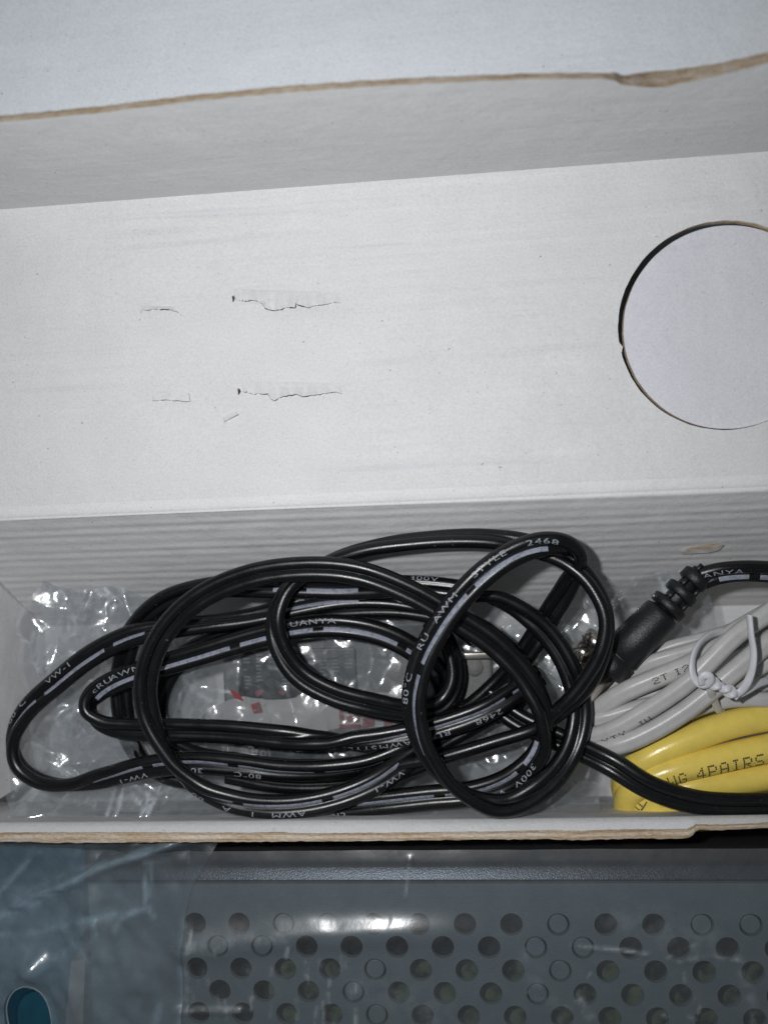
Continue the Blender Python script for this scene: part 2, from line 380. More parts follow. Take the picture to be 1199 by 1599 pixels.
T_LO = [(-250, 1301), (0, 1300), (150, 1299), (400, 1300), (430, 1298.5), (470, 1301), (600, 1300), (780, 1298), (850, 1296), (900, 1297), (1000, 1294), (1040, 1295), (1072, 1294), (1080, 1291), (1086, 1287), (1130, 1287.5), (1199, 1284), (1400, 1278)]
T_EB = [(-250, 1314), (0, 1314), (90, 1316), (300, 1315), (500, 1313.5), (600, 1313), (850, 1310), (900, 1312), (1000, 1309), (1040, 1310), (1075, 1308), (1081, 1304), (1087, 1296), (1130, 1296), (1199, 1292), (1400, 1286)]
fw, fe = [], []
us = sorted(list(np.arange(-250, 1400, 9.0)) + [1072, 1076, 1080, 1083, 1086, 1090])
for u in us:
    a = pick(u, interp(T_CR, u), -2.4); b = pick(u, interp(T_LO, u) + random.uniform(-.45, .45), -.1); e = pick(u, interp(T_EB, u) + random.uniform(-.7, .7), -.7)
    x = a[0]
    fw.append([(x, Y_FRONT + .1 - 10 * t, Z_FLOOR * t + a[2] * (1 - t)) for t in np.linspace(1, .04, 8)] + [a, a * .5 + b * .5 + np.array([0, 0, .12]), b])
    c1 = b * .66 + e * .34 + np.array([0, 0, -.12 + random.uniform(-.07, .07)]); c2 = b * .36 + e * .64 + np.array([0, 0, .05 + random.uniform(-.07, .07)])
    fe.append([b, c1, c2, e, e + np.array([0, 1.3, -1.6]), (x, Y_FRONT - 4.0, -8), (x, Y_FRONT - 11.5, Z_FLOOR)])
v, f = extrude_x(fw); obj("tray_front", v, f, M_TROUGH, ins)
v, f = extrude_x(fe); obj("cut_edge", v, f, M_KRAFT, ins, smooth=False)
# small slot with a torn white lip in the tray's back slope
def on_slope(u, v, lift=0.0):
    d = ray(u, v); n = np.array([0, sn[0], sn[1]]); p0 = np.array([0, Y_CREASE, 0.0])
    return CAM + d * (((p0 - CAM) @ n) / (d @ n)) + n * lift * (1 if n[2] > 0 else -1)
mb = MB()
q = [on_slope(u, v, .32) for u, v in [(1068, 857), (1074, 854), (1090, 851.5), (1120, 846), (1125, 849), (1116, 854), (1085, 858)]]
mb.add(q, [[0, 1, 2, 3, 4, 5, 6]])
mb.build("slot", M_KRAFT, ins, smooth=False)
mb = MB()
top = [on_slope(u, v, .55 + .25 * random.random()) for u, v in [(1062, 858), (1075, 855), (1090, 853.5), (1105, 853), (1120, 848.5), (1127, 845)]]
bot = [on_slope(u, v, .36) for u, v in [(1063, 863), (1076, 863), (1091, 862), (1106, 861), (1121, 857), (1128, 850)]]
mb.add(top + bot, [[i, i + 1, 7 + i, 6 + i] for i in range(5)])
mb.build("torn_lip", M_LIP, ins, smooth=False)

# ---------------------------------------------------------------- paths and cords
def smooth_path(ctrl, step=.55, sig=2.2):
    """ctrl: (u, v, z, roll) rows traced on the photo -> dense world path"""
    P = np.array([[*pick(c[0], c[1], c[2]), math.radians(c[3]) if len(c) > 3 else 0.0] for c in ctrl])
    P = np.vstack([2 * P[0] - P[1], P, 2 * P[-1] - P[-2]])
    P[0, 3] = P[1, 3]; P[-1, 3] = P[-2, 3]
    out = []
    for i in range(1, len(P) - 2):
        p0, p1, p2, p3 = P[i - 1:i + 3]
        d1 = np.linalg.norm(p1[:3] - p0[:3]) ** .5; d2 = np.linalg.norm(p2[:3] - p1[:3]) ** .5; d3 = np.linalg.norm(p3[:3] - p2[:3]) ** .5
        n = max(4, int(d2 * d2 / .4))
        m1 = (p2 - p1) - 0 ; 
        m1 = d2 * ((p1 - p0) / d1 - (p2 - p0) / (d1 + d2)) + (p2 - p1)
        m2 = d2 * ((p3 - p2) / d3 - (p3 - p1) / (d2 + d3)) + (p2 - p1)
        m1[3] = (p2[3] - p0[3]) / 2 * 0; m2[3] = 0
        for t in np.arange(n) / n:
            t2, t3 = t * t, t * t * t
            out.append((2 * t3 - 3 * t2 + 1) * p1 + (t3 - 2 * t2 + t) * m1 + (-2 * t3 + 3 * t2) * p2 + (t3 - t2) * m2)
    out.append(P[-2]); out = np.array(out)
    L = np.concatenate([[0], np.cumsum(np.linalg.norm(np.diff(out[:, :3], axis=0), axis=1))])
    s = np.arange(0, L[-1], step)
    R = np.stack([np.interp(s, L, out[:, k]) for k in range(4)], 1)
    k = np.exp(-.5 * (np.arange(-8, 9) / sig) ** 2); k /= k.sum()
    pad = np.vstack([np.repeat(R[:1], 8, 0), R, np.repeat(R[-1:], 8, 0)])
    return np.stack([np.convolve(pad[:, j], k, 'valid') for j in range(4)], 1)
class Cord:
    def __init__(s, ctrl, step=.55):
        s.p = smooth_path(ctrl, step); X = s.p[:, :3]
        T = np.gradient(X, axis=0); T /= np.linalg.norm(T, axis=1)[:, None]
        B = np.cross(T, [0, 0, 1]); B /= np.linalg.norm(B, axis=1)[:, None]; N = np.cross(B, T)
        r = s.p[:, 3:4]; s.A = B * np.cos(r) + N * np.sin(r); s.F = -B * np.sin(r) + N * np.cos(r); s.T = T; s.X = X
        s.s = np.concatenate([[0], np.cumsum(np.linalg.norm(np.diff(X, axis=0), axis=1))]); s.px = proj(X)
    def at(s, q):
        g = lambda a: np.array([np.interp(q, s.s, a[:, k]) for k in range(3)])
        return g(s.X), g(s.A), g(s.F)
    def near(s, u, v): return float(s.s[np.argmin(((s.px - np.array([u, v])) ** 2).sum(1))])
    def sweep(s, prof, mb, scale=None, m=0, cap=True):
        n = len(prof); V = []
        for i in range(len(s.X)):
            k = 1 if scale is None else scale(s.s[i], s.s[-1])
            for a, b in prof: V.append(s.X[i] + (s.A[i] * a + s.F[i] * b) * k)
        f = grid_faces(len(s.X), n, True)
        if cap: f += [list(range(n))[::-1], [(len(s.X) - 1) * n + j for j in range(n)]]
        mb.add(V, f, m)
RW, AW = 1.34, 1.19                                     # radius of one lead, half distance of the leads
ph = math.acos(-AW / RW) - .04
TWIN = [(AW + RW * math.cos(a), RW * math.sin(a)) for a in np.linspace(-ph, ph, 15)] + [(-AW - RW * math.cos(a), RW * math.sin(a)) for a in np.linspace(ph, -ph, 15)]
def circle(r, n=16, flat=1.0): return [(r * math.cos(2 * math.pi * i / n), r * flat * math.sin(2 * math.pi * i / n)) for i in range(n)]
def stripe(cord, mb, s0, s1, ph0=.18, ph1=.88, lead=1, out=.035):
    rows = []
    for q in np.linspace(s0, s1, max(4, int((s1 - s0) / .6))):
        X, A, Fv = cord.at(q); C = X + A * AW * lead
        rows.append([C + (RW + out) * (math.cos(p) * Fv - math.sin(p) * A * lead) for p in np.linspace(ph0, ph1, 5)])
    v, f = extrude_x(rows); mb.add(v, f)
def dashes(cord, parent, s_from, s_to, anchor, dash=16.2, gap=2.3):
    s = anchor
    while s > s_from: s -= dash + gap
    while s < s_to:
        a, b = max(s, s_from), min(s + dash, s_to)
        if b - a > .8:
            mb = MB(); stripe(cord, mb, a, b); mb.build('stripe', M_PRINT, parent)
        s += dash + gap
_cache = {}
def glyphs(txt, wide=1.7):
    if txt in _cache: return _cache[txt]
    cu = bpy.data.curves.new("t", 'FONT'); cu.body = txt; cu.size = 1.0; cu.space_character = 1.12
    to = bpy.data.objects.new("t", cu); COL.objects.link(to)
    dg = bpy.context.evaluated_depsgraph_get(); dg.update()
    me = bpy.data.meshes.new_from_object(to.evaluated_get(dg))
    bm = bmesh.new(); bm.from_mesh(me)
    for y in (.1, .23, .36, .49, .62): bmesh.ops.bisect_plane(bm, geom=bm.verts[:] + bm.edges[:] + bm.faces[:], plane_co=(0, y, 0), plane_no=(0, 1, 0), dist=1e-5)
    x = .4
    while x < .9 * len(txt):
        bmesh.ops.bisect_plane(bm, geom=bm.verts[:] + bm.edges[:] + bm.faces[:], plane_co=(x, 0, 0), plane_no=(1, 0, 0), dist=1e-5); x += .4
    v = np.array([p.co[:] for p in bm.verts]); f = [[q.index for q in p.verts] for p in bm.faces]
    bm.free(); bpy.data.objects.remove(to); bpy.data.curves.remove(cu); bpy.data.meshes.remove(me)
    w = v[:, 0].max(); v[:, 0] = (v[:, 0] - w / 2) * wide; v[:, 1] -= .36
    _cache[txt] = (v, f); return v, f
def letter(cord, parent, txt, u, v_, h=1.55, lead=-1, up0_=.05, out=.03):
    g, f = glyphs(txt); s0 = cord.near(u, v_); V = []
    for x, y, _ in g:
        X, A, Fv = cord.at(s0 + x * h); C = X + A * AW * lead; p = y * h / RW + up0_
        V.append(C + (RW + out) * (math.cos(p) * Fv - math.sin(p) * A))
    mb = MB(); mb.add(V, f); mb.build('lettering', M_TEXT, parent)

# ---------------------------------------------------------------- black twin-lead power cable
pc = thing("power_cable", "coiled black twin cable with broken white stripe and moulded black plug on the clear bag", "power cable", (0, -40, -22))
K = {}
K['loop'] = Cord([(330, 1232, -19, 60), (240, 1205, -19, 60), (205, 1162, -18, 30), (192, 1110, -17.5, 0), (191, 1050, -17, 0), (206, 992, -16, -20), (250, 943, -15, -30), (330, 918, -14, -20), (430, 916, -13, 0), (540, 918, -13, 0), (640, 915, -12, 40),
    (715, 922, -11, 40), (785, 938, -11, 120), (848, 983, -11, 150), (888, 1043, -10.5, 150), (905, 1110, -10, 180), (890, 1175, -8, 190), (848, 1228, -5, 170), (785, 1259, -3, 130), (718, 1236, -2, 80), (668, 1180, -1.5, 45),
    (646, 1110, -1, 25), (655, 1042, -.5, 15), (688, 975, 0, 5), (735, 915, .5, 0), (787, 873, .5, 0), (838, 851, 0, -15), (880, 850, -1.5, -50), (904, 871, -5, -90), (889, 908, -9, -150), (858, 960, -13, -175), (825, 1013, -15, -200), (788, 1060, -17, -200), (742, 1103, -18, -180), (690, 1135, -19, -180)])
K['circle'] = Cord([(770, 1112, -17, 10), (700, 1150, -15, 0), (645, 1182, -12.5, -10), (585, 1222, -9, 0), (515, 1249, -7, 0), (440, 1260, -6, 0), (370, 1253, -6, 10), (310, 1229, -6, 40), (262, 1180, -5.5, 75), (230, 1105, -5, 125), (231, 1045, -4.5, 140), (258, 985, -4.5, 150), (310, 935, -4.5, 165), (390, 900, -4.5, 180),
    (480, 888, -4.5, 180), (560, 895, -4.5, 180), (640, 925, -5, 180), (705, 962, -5.5, 180), (770, 1005, -6, 180), (822, 1060, -6, 190), (850, 1122, -6, 230), (842, 1175, -7, 310), (800, 1216, -8, 352), (740, 1238, -9, 360), (670, 1245, -9.5, 360), (590, 1254, -10, 360), (520, 1262, -11, 360)])
K['upper'] = Cord([(352, 1205, -15, 180), (440, 1221, -14, 180), (540, 1219, -13.5, 180), (620, 1202, -12, 150), (700, 1180, -11, 110), (780, 1156, -10.5, 110), (840, 1136, -9.5, 110), (880, 1105, -7, 130), (916, 1066, -5.5, 140), (942, 1012, -4.5, 120), (946, 962, -4.5, 110), (922, 909, -5.5, 120), (884, 873, -6.5, 140), (830, 853, -7, 150), (760, 841, -7, 125), (650, 845, -7.5, 115), (560, 860, -8, 100),
    (492, 887, -9, 90), (450, 918, -9, 110), (430, 962, -8, 130), (436, 1008, -8, 160), (466, 1053, -8.5, 180), (520, 1084, -9, 180), (580, 1100, -10, 180), (640, 1110, -12, 170), (690, 1102, -14, 150), (712, 1060, -15, 130), (700, 1005, -16, 120), (668, 965, -17, 120)])
K['lower'] = Cord([(845, 1052, -15, 10), (808, 1078, -13, 10), (760, 1108, -11, 10), (700, 1131, -10.5, 5), (640, 1146, -11, 10), (570, 1155, -11, 30), (500, 1156, -11, 110), (430, 1150, -11, 165), (360, 1143, -11.5, 180), (280, 1140, -11.5, 180), (210, 1139, -11.5, 190), (158, 1130, -11.5, 225), (136, 1106, -11.5, 270), (150, 1082, -11.5, 330), (190, 1060, -11.5, 355), (250, 1040, -12, 360), (320, 1019, -12.5, 360), (390, 998, -13, 360), (455, 983, -13, 360), (520, 977, -13, 360), (590, 988, -13.5, 360), (650, 1018, -14.5, 360), (690, 1060, -16, 360), (702, 1108, -18, 360)])
K['left'] = Cord([(740, 1118, -17, 0), (680, 1146, -15, 20), (630, 1172, -13, 30), (575, 1192, -12, 40), (510, 1202, -11, 30), (440, 1203, -11, 20), (375, 1196, -11, 10), (300, 1191, -11, 0), (230, 1198, -11, 5), (165, 1214, -11, 25), (110, 1226, -11, 70), (65, 1221, -11, 80), (29, 1196, -11, 75), (20, 1158, -11, 55), (40, 1112, -11, 25), (90, 1066, -11.5, 5), (140, 1026, -12, 0), (200, 995, -12.5, 15), (265, 981, -13, 40), (335, 973, -14, 60), (400, 963, -15, 50), (460, 948, -15.5, 20), (540, 934, -16, 5), (630, 937, -16, 0), (700, 960, -16.5, 0), (750, 1000, -17, 0)])
K['inner'] = Cord([(520, 975, -18, 180), (430, 980, -18, 180), (345, 998, -18, 180), (285, 1028, -19, 180), (254, 1070, -19.5, 170), (246, 1115, -19.5, 170), (258, 1153, -19, 170), (298, 1180, -18, 180), (370, 1193, -17, 180), (450, 1203, -17, 180), (540, 1203, -17, 180)])
K['behind'] = Cord([(330, 985, -18, 150), (430, 963, -18, 150), (540, 950, -17, 170), (640, 950, -16, 180), (720, 970, -14, 180), (782, 1008, -13, 180), (815, 1050, -14, 180), (806, 1092, -17, 180), (765, 1118, -20, 180)])
K['tail'] = Cord([(755, 1083, -18, 180), (805, 1122, -16, 180), (858, 1148, -14, 180), (910, 1172, -11, 175), (955, 1194, -8, 170), (1012, 1229, -6.5, 165), (1085, 1252, -6.5, 165), (1150, 1257, -6.5, 165), (1235, 1254, -6.5, 165)])
K['plug_lead'] = Cord([(1092, 905, -13.2, -20), (1115, 897, -12.5, -30), (1150, 892, -12, -40), (1199, 893, -12, -40), (1260, 900, -12, -40)])
mb = MB()
for c in K.values(): c.sweep(TWIN, mb)
cordo = mb.build("cord", M_BLACK, pc)
sm = tx = cordo
dashes(K['loop'], sm, K['loop'].near(430, 916), K['loop'].near(560, 918), K['loop'].near(480, 917))
dashes(K['loop'], sm, K['loop'].near(672, 1185), K['loop'].near(866, 849), K['loop'].near(658, 1032))
dashes(K['circle'], sm, K['circle'].near(620, 1195), K['circle'].near(280, 1200), K['circle'].near(505, 1250) + .3)
dashes(K['circle'], sm, K['circle'].near(848, 1160), K['circle'].near(560, 1256), K['circle'].near(813, 1208))
dashes(K['lower'], sm, K['lower'].near(815, 1072), K['lower'].near(480, 1156), K['lower'].near(790, 1095), 60, 2)
dashes(K['lower'], sm, K['lower'].near(150, 1085), K['lower'].near(680, 1050), K['lower'].near(495, 978) - .8 - 16.2)
dashes(K['left'], sm, K['left'].near(600, 1185), K['left'].near(150, 1217), K['left'].near(358, 1195))
dashes(K['left'], sm, K['left'].near(28, 1165), K['left'].near(230, 988), K['left'].near(72, 1082))
dashes(K['left'], sm, K['left'].near(430, 955), K['left'].near(560, 934), K['left'].near(450, 950), 30, 2)
dashes(K['plug_lead'], sm, 3.0, 30, 3.0, 6, 2.2)
c = K['loop']
for t, u, v in (("AWM", 697, 948), ("STYLE", 766, 884), ("2468", 843, 848), ("RU", 657, 1000), ("80°C", 640, 1075), ("300V", 660, 908)): letter(c, tx, t, u, v)
c = K['circle']
for t, u, v in (("VW-1", 605, 1215), ("cRU", 524, 1258), ("AWM", 455, 1270), ("I", 398, 1268), ("A", 353, 1262), ("80°C", 298, 1235)): letter(c, tx, t, u, v)
for t, u, v in (("300V", 820, 1205), ("VW-1", 765, 1235)): letter(c, tx, t, u, v)
c = K['lower']
for t, u, v in (("2468", 760, 1112), ("RU", 688, 1140), ("AWM", 618, 1155), ("STYLE", 560, 1160)): letter(c, tx, t, u, v)
for t, u, v in (("cRU", 163, 1065), ("AWM", 199, 1047), ("CHUANYA", 476, 970)): letter(c, tx, t, u, v, 1.55)
c = K['left']
for t, u, v in (("80°C", 392, 1196), ("300V", 300, 1198), ("VW-1", 213, 1205), ("80°C", 42, 1120), ("VW-1", 100, 1056), ("2468", 478, 946)): letter(c, tx, t, u, v)
letter(K['plug_lead'], tx, "ANYA", 1128, 895, 1.5)
letter(K['upper'], tx, "RU", 575, 856, 1.4)

def lathe(a, b, prof, mb, n=28, m=0, caps=True, flat=1.0):
    """profile of (t along a->b, radius)"""
    a, b = np.asarray(a, float), np.asarray(b, float); d = b - a; L = np.linalg.norm(d); d /= L
    s = np.cross(d, [0, 0, 1]); s /= np.linalg.norm(s); w = np.cross(s, d); V = []
    for t, r in prof:
        for i in range(n):
            q = 2 * math.pi * i / n; V.append(a + d * t * L + s * r * math.cos(q) + w * r * flat * math.sin(q))
    f = grid_faces(len(prof), n, True)
    if caps: f += [list(range(n))[::-1], [(len(prof) - 1) * n + i for i in range(n)]]
    mb.add(V, f, m)
plug_a, plug_b = pick(943, 1048, -14), pick(1036, 953, -14)
mb = MB()
lathe(plug_a, plug_b, [(0, 3.2), (.01, 3.75), (.05, 4.1), (.22, 4.15), (.225, 3.9), (.25, 3.9), (.255, 4.1), (.6, 4.05), (.92, 3.85), (.97, 3.6), (1, 2.4)], mb, 36)
plug = mb.build("plug_body", M_RUB, pc)
pd = (plug_b - plug_a) / np.linalg.norm(plug_b - plug_a)
mb = MB(); q0 = plug_b - pd * 1.0; q1 = plug_b + pd * 11.0
lathe(q0, q1, [(0, 2.3), (1, 1.9)], mb, 24); mb.build("strain_relief", M_RUB, plug)
for t, r, ln in ((.10, 3.75, 2.1), (.41, 3.35, 2.2), (.72, 2.95, 2.6)):
    mb = MB(); a = q0 + (q1 - q0) * t; lathe(a, a + pd * ln, [(0, r - .5), (.12, r), (.88, r), (1, r - .5)], mb, 28)
    mb.build("grip_ring", M_RUB, plug)
    mb = MB()
    for ang in (.9, 2.25):                               # bridging ribs between rings
        s = np.cross(pd, [0, 0, 1]); s /= np.linalg.norm(s); w = np.cross(s, pd)
        c0 = a + pd * (ln - .1) + (s * math.cos(ang) + w * math.sin(ang)) * (r - .75)
        lathe(c0, c0 + pd * 1.7, [(0, .55), (1, .5)], mb, 8)
    mb.build("rib", M_RUB, plug)
mb = MB(); t0 = plug_a - pd * 9.5
lathe(t0, plug_a + pd * .5, [(0, 2.2), (.02, 2.6), (.16, 2.65), (.17, 2.5), (1, 2.5)], mb, 28); mb.build("barrel", M_NICKEL, plug)
mb = MB(); lathe(t0 - pd * .9, t0 + pd * .3, [(0, 1.6), (.1, 2.35), (1, 2.45)], mb, 24); mb.build("tip", M_RUB, plug)

# ---------------------------------------------------------------- yellow and grey cables
FONT = {'A': "01110 10001 10001 11111 10001 10001 10001", 'W': "10001 10001 10001 10101 10101 11011 10001", 'G': "01110 10001 10000 10111 10001 10001 01110", '4': "00010 00110 01010 10010 11111 00010 00010",
        'P': "11110 10001 10001 11110 10000 10000 10000", 'I': "01110 00100 00100 00100 00100 00100 01110", 'R': "11110 10001 10001 11110 10100 10010 10001", 'S': "01111 10000 10000 01110 00001 00001 11110",
        'J': "00111 00010 00010 00010 00010 10010 01100", 'U': "10001 10001 10001 10001 10001 10001 01110", 'T': "11111 00100 00100 00100 00100 00100 00100", 'Y': "10001 10001 01010 00100 00100 00100 00100", '2': "01110 10001 00001 00110 01000 10000 11111", 'X': "10001 10001 01010 00100 01010 10001 10001", ' ': "00000 00000 00000 00000 00000 00000 00000", 'C': "01110 10001 10000 10000 10000 10001 01110"}
def dot_text(cord, parent, txt, u, v, h, R, tilt=0.0, wide=1.0, out=.03, flat=1.0):
    """ink-jet dots on a round jacket; h = letter height in mm"""
    mb = MB(); s0 = cord.near(u, v); d = h / 7
    tot = len(txt) * 6.6 * d * wide
    for k, ch in enumerate(txt):
        for j, rowb in enumerate(FONT[ch].split()):
            for i, b in enumerate(rowb):
                if b == '0': continue
                x = -tot / 2 + (k * 6.6 + i) * d * wide; y = (3 - j) * d
                V = []
                for ax, ay in ((-.42, -.42), (.42, -.42), (.42, .42), (-.42, .42)):
                    X, A, Fv = cord.at(s0 + x + ax * d * wide); p = (y + ay * d) / R + tilt
                    V.append(X + (R + out) * (math.cos(p) * Fv * flat - math.sin(p) * A))
                mb.add(V, [[0, 1, 2, 3]])
    mb.build('lettering', M_INK, parent)['kind'] = 'stuff'
yc = thing("network_cable", "bundled yellow round network cable with dotted black print at right end of tray", "network cable", (*pick(1120, 1200, -20)[:2], -25))
RY = 2.8
Y = [Cord(p) for p in (
    [(1270, 1105, -13), (1199, 1119, -12.5), (1140, 1131, -12), (1075, 1154, -12), (1020, 1178, -12.5), (985, 1204, -14), (976, 1235, -18), (990, 1262, -22)],
    [(985, 1285, -22), (978, 1258, -17), (988, 1232, -13.5), (1030, 1209, -11.5), (1100, 1190, -11), (1199, 1168, -11), (1270, 1155, -11)],
    [(1010, 1262, -17), (1028, 1242, -14), (1070, 1229, -12.5), (1130, 1222, -12), (1199, 1211, -12), (1270, 1200, -12)],
    [(1270, 1250, -15), (1199, 1252, -15), (1120, 1262, -15), (1050, 1262, -14.5), (1010, 1255, -14.5), (988, 1238, -15), (984, 1215, -18), (1010, 1190, -21)],
    [(1270, 1108, -19), (1170, 1120, -19), (1090, 1130, -19), (1040, 1150, -20)],
    [(1270, 1270, -20), (1150, 1272, -19), (1060, 1276, -18), (1000, 1263, -18), (972, 1232, -19), (985, 1200, -22)])]
mb = MB()
for c in Y: c.sweep(circle(RY, 24), mb)
yco = mb.build("jacket", M_YEL, yc)
dot_text(Y[1], yco, "AWG", 1045, 1206, 3.0, RY, -.5, .72); dot_text(Y[1], yco, "4PAIRS", 1136, 1183, 3.0, RY, -.45, .82)
dot_text(Y[3], yco, "AW", 990, 1238, 2.6, RY, .2, .8); dot_text(Y[4], yco, "CAT", 1110, 1128, 2.4, RY, .55, .9)
gc = thing("grey_cable", "bundle of thin grey cable bound by a twist tie above the yellow cable", "grey cable", (*pick(1090, 1060, -16)[:2], -20))
G = [(Cord(p), r) for p, r in (
    ([(1270, 905, -7), (1199, 957, -6), (1150, 991, -5.5), (1110, 1030, -5.5), (1080, 1060, -6), (1040, 1090, -7.5), (1000, 1115, -9), (955, 1140, -10.5), (915, 1150, -13), (885, 1140, -16)], 1.95),
    ([(1270, 950, -8), (1199, 1003, -7), (1155, 1040, -6.5), (1110, 1078, -7), (1065, 1113, -8), (1015, 1143, -9), (965, 1164, -10), (920, 1168, -13), (880, 1160, -17)], 2.1),
    ([(1270, 985, -10), (1199, 1030, -9.5), (1150, 1062, -10), (1100, 1080, -11), (1050, 1095, -12), (990, 1108, -13), (940, 1122, -14), (890, 1128, -17)], 2.0),
    ([(1260, 960, -12), (1180, 985, -11.5), (1125, 1010, -11), (1075, 1038, -10.5), (1020, 1061, -11), (970, 1083, -12.5), (930, 1110, -15), (900, 1130, -18)], 2.2),
    ([(1240, 930, -14), (1160, 975, -13), (1110, 1005, -12.5), (1065, 1020, -13), (1020, 1033, -14), (975, 1055, -17), (930, 1090, -19)], 1.7),
    ([(1230, 940, -16), (1140, 985, -16), (1090, 1000, -16), (1050, 1010, -17), (1000, 1030, -19)], 1.6),
    ([(1270, 1092, -12), (1199, 1093, -11.5), (1150, 1092, -11.5), (1105, 1100, -12), (1060, 1120, -13.5), (1000, 1142, -15), (950, 1160, -17)], 1.7),
    ([(1270, 1060, -13), (1199, 1066, -13), (1140, 1085, -13), (1080, 1090, -14), (1010, 1100, -15), (950, 1125, -17)], 1.7),
    ([(1270, 1020, -13), (1199, 1042, -13), (1130, 1070, -13.5), (1060, 1080, -14), (990, 1092, -15), (930, 1130, -18)], 1.8))]
mb = MB()
for c, r in G:
    r *= .93
    c.sweep([(r * math.cos(a) * (1 - .05 * (abs(math.cos(a)) < .22)), r * .86 * math.sin(a) * (1 - .10 * (abs(math.cos(a)) < .22))) for a in np.linspace(0, 2 * math.pi, 26)[:-1]], mb)
gco = mb.build("jacket", M_GREY, gc)
rv = lambda c: type('R', (), dict(near=lambda self, u, v: c.s[-1] - c.near(u, v), at=lambda self, q: (lambda X, A, F: (X, -A, F))(*c.at(c.s[-1] - q))))()
dot_text(rv(G[3][0]), gco, "2T", 1030, 1057, 1.3, 2.2, .1, 1.4, flat=.9); dot_text(rv(G[0][0]), gco, "JU", 1000, 1115, 1.3, 1.95, -.6, 1.4, flat=.9); dot_text(rv(G[0][0]), gco, "XTY", 957, 1139, 1.3, 1.95, -.6, 1.4, flat=.9); dot_text(rv(G[3][0]), gco, "I2", 1063, 1043, 1.3, 2.2, .1, 1.4, flat=.9)
tt = thing("twist_tie", "white plastic-coated twist tie knotted round the grey cable bundle", "twist tie", (*pick(1100, 1065, -8)[:2], -12))
TIE = [(.78, 0), (.62, .3), (.2, .38), (-.2, .38), (-.62, .3), (-.78, 0), (-.62, -.3), (-.2, -.38), (.2, -.38), (.62, -.3)]
mb = MB()
Cord([(1132, 1086, -14, 20), (1125, 1110, -12, 10), (1113, 1090, -6.5, 0), (1108, 1075, -3.6, 0), (1098, 1062, -3, 30)], .3).sweep(TIE, mb)
Cord([(1145, 984, -14, 0), (1112, 990, -10, 10), (1088, 1010, -5.5, 30), (1080, 1035, -3.0, 40), (1083, 1060, -2.4, 20), (1094, 1070, -2.2, 0), (1106, 1068, -1.2, 0), (1110, 1057, -.6, 0), (1102, 1052, -.4, 0), (1094, 1058, -.8, 0), (1097, 1070, -1.6, 0)], .3).sweep(TIE, mb)
hx = [(1102 + 52 * t, 1060 + 26 * t + 4.2 * math.cos(t * 13), -2.0 + .75 * math.sin(t * 13), 60 * math.sin(t * 13)) for t in np.linspace(0, 1, 18)]
Cord(hx, .25).sweep(TIE, mb)
hx = [(1100 + 50 * t, 1062 + 26 * t - 4.2 * math.cos(t * 13), -2.0 - .75 * math.sin(t * 13), -60 * math.sin(t * 13)) for t in np.linspace(0, 1, 18)]
Cord(hx + [(1158, 1078, -2, 0), (1166, 1066, -1.0, 40), (1173, 1048, -.2, 60), (1176, 1020, .6, 70), (1172, 990, 1.2, 80), (1169, 957, 1.5, 80)], .25).sweep(TIE, mb)
Cord([(1150, 1085, -2.5, 20), (1165, 1078, -4, 30), (1182, 1068, -6.5, 40), (1199, 1062, -9, 40)], .3).sweep(TIE, mb)
mb.build("tie_strip", M_TIE, tt)

# ---------------------------------------------------------------- adapter and other things in the tray, under the film
def rbox(x0, x1, y0, y1, z0, z1, r, mb, m=0, taper=0.0, seg=5):
    """block with rounded plan corners and a rounded upper edge"""
    def ring(ins_, z, tp):
        out = []; a0, a1, b0, b1 = x0 + ins_ + tp, x1 - ins_ - tp, y0 + ins_, y1 - ins_; rr = max(r - ins_, .15)
        for cx, cy, st in ((a1 - rr, b1 - rr, 0), (a0 + rr, b1 - rr, 1), (a0 + rr, b0 + rr, 2), (a1 - rr, b0 + rr, 3)):
            for k in range(seg + 1):
                q = math.pi / 2 * (st + k / seg); out.append((cx + rr * math.cos(q), cy + rr * math.sin(q), z))
        return out
    e = min(1.2, r * .7); rows = [ring(0, z0, 0), ring(0, z1 - e, taper)]
    for k in range(1, 5):
        q = math.pi / 2 * k / 4; rows.append(ring(e * (1 - math.cos(q)), z1 - e + e * math.sin(q), taper))
    n = len(rows[0]); v = [p for rr in rows for p in rr]
    mb.add(v, grid_faces(len(rows), n, True) + [[(len(rows) - 1) * n + i for i in range(n)]], m)
ZA = -23.0
a0, a1 = pick(345, 1003, ZA), pick(688, 1178, ZA)
ad = thing("power_adapter", "grey power adapter with dark printed label lying under the clear bag", "power adapter", ((a0[0] + a1[0]) / 2, (a0[1] + a1[1]) / 2, Z_FLOOR))
mb = MB(); rbox(a0[0], a1[0], a1[1], a0[1], Z_FLOOR, ZA, 4.0, mb); mb.build("body", M_ADPT, ad)
l0, l1 = pick(366, 1012, ZA + .15), pick(563, 1094, ZA + .15)
mb = MB(); rbox(l0[0], l1[0], l1[1], l0[1], ZA - .3, ZA + .15, 1.5, mb); lab = mb.build("label", M_LABEL, ad)
mb = MB()
for k in range(9):                                       # columns of tiny unreadable print
    x = l0[0] + 2.0 + k * 2.9
    for j in range(random.randint(5, 11)):
        y = l0[1] - 1.5 - j * .82; w = random.uniform(.8, 1.9)
        if y < l1[1] + .8 or random.random() < .15: continue
        mb.add([(x, y, ZA + .2), (x + w, y, ZA + .2), (x + w, y - .38, ZA + .2), (x, y - .38, ZA + .2)], [[0, 1, 2, 3]])
mb.build("print", M_LTXT, lab, smooth=False)
l0, l1 = pick(386, 1152, ZA + .15), pick(505, 1192, ZA + .15)
mb = MB(); rbox(l0[0], l1[0], l1[1], l0[1], ZA - .3, ZA + .15, 1.0, mb); lab2 = mb.build("label", M_LABEL, ad)
mb = MB(); cc = pick(411, 1177, ZA + .2)
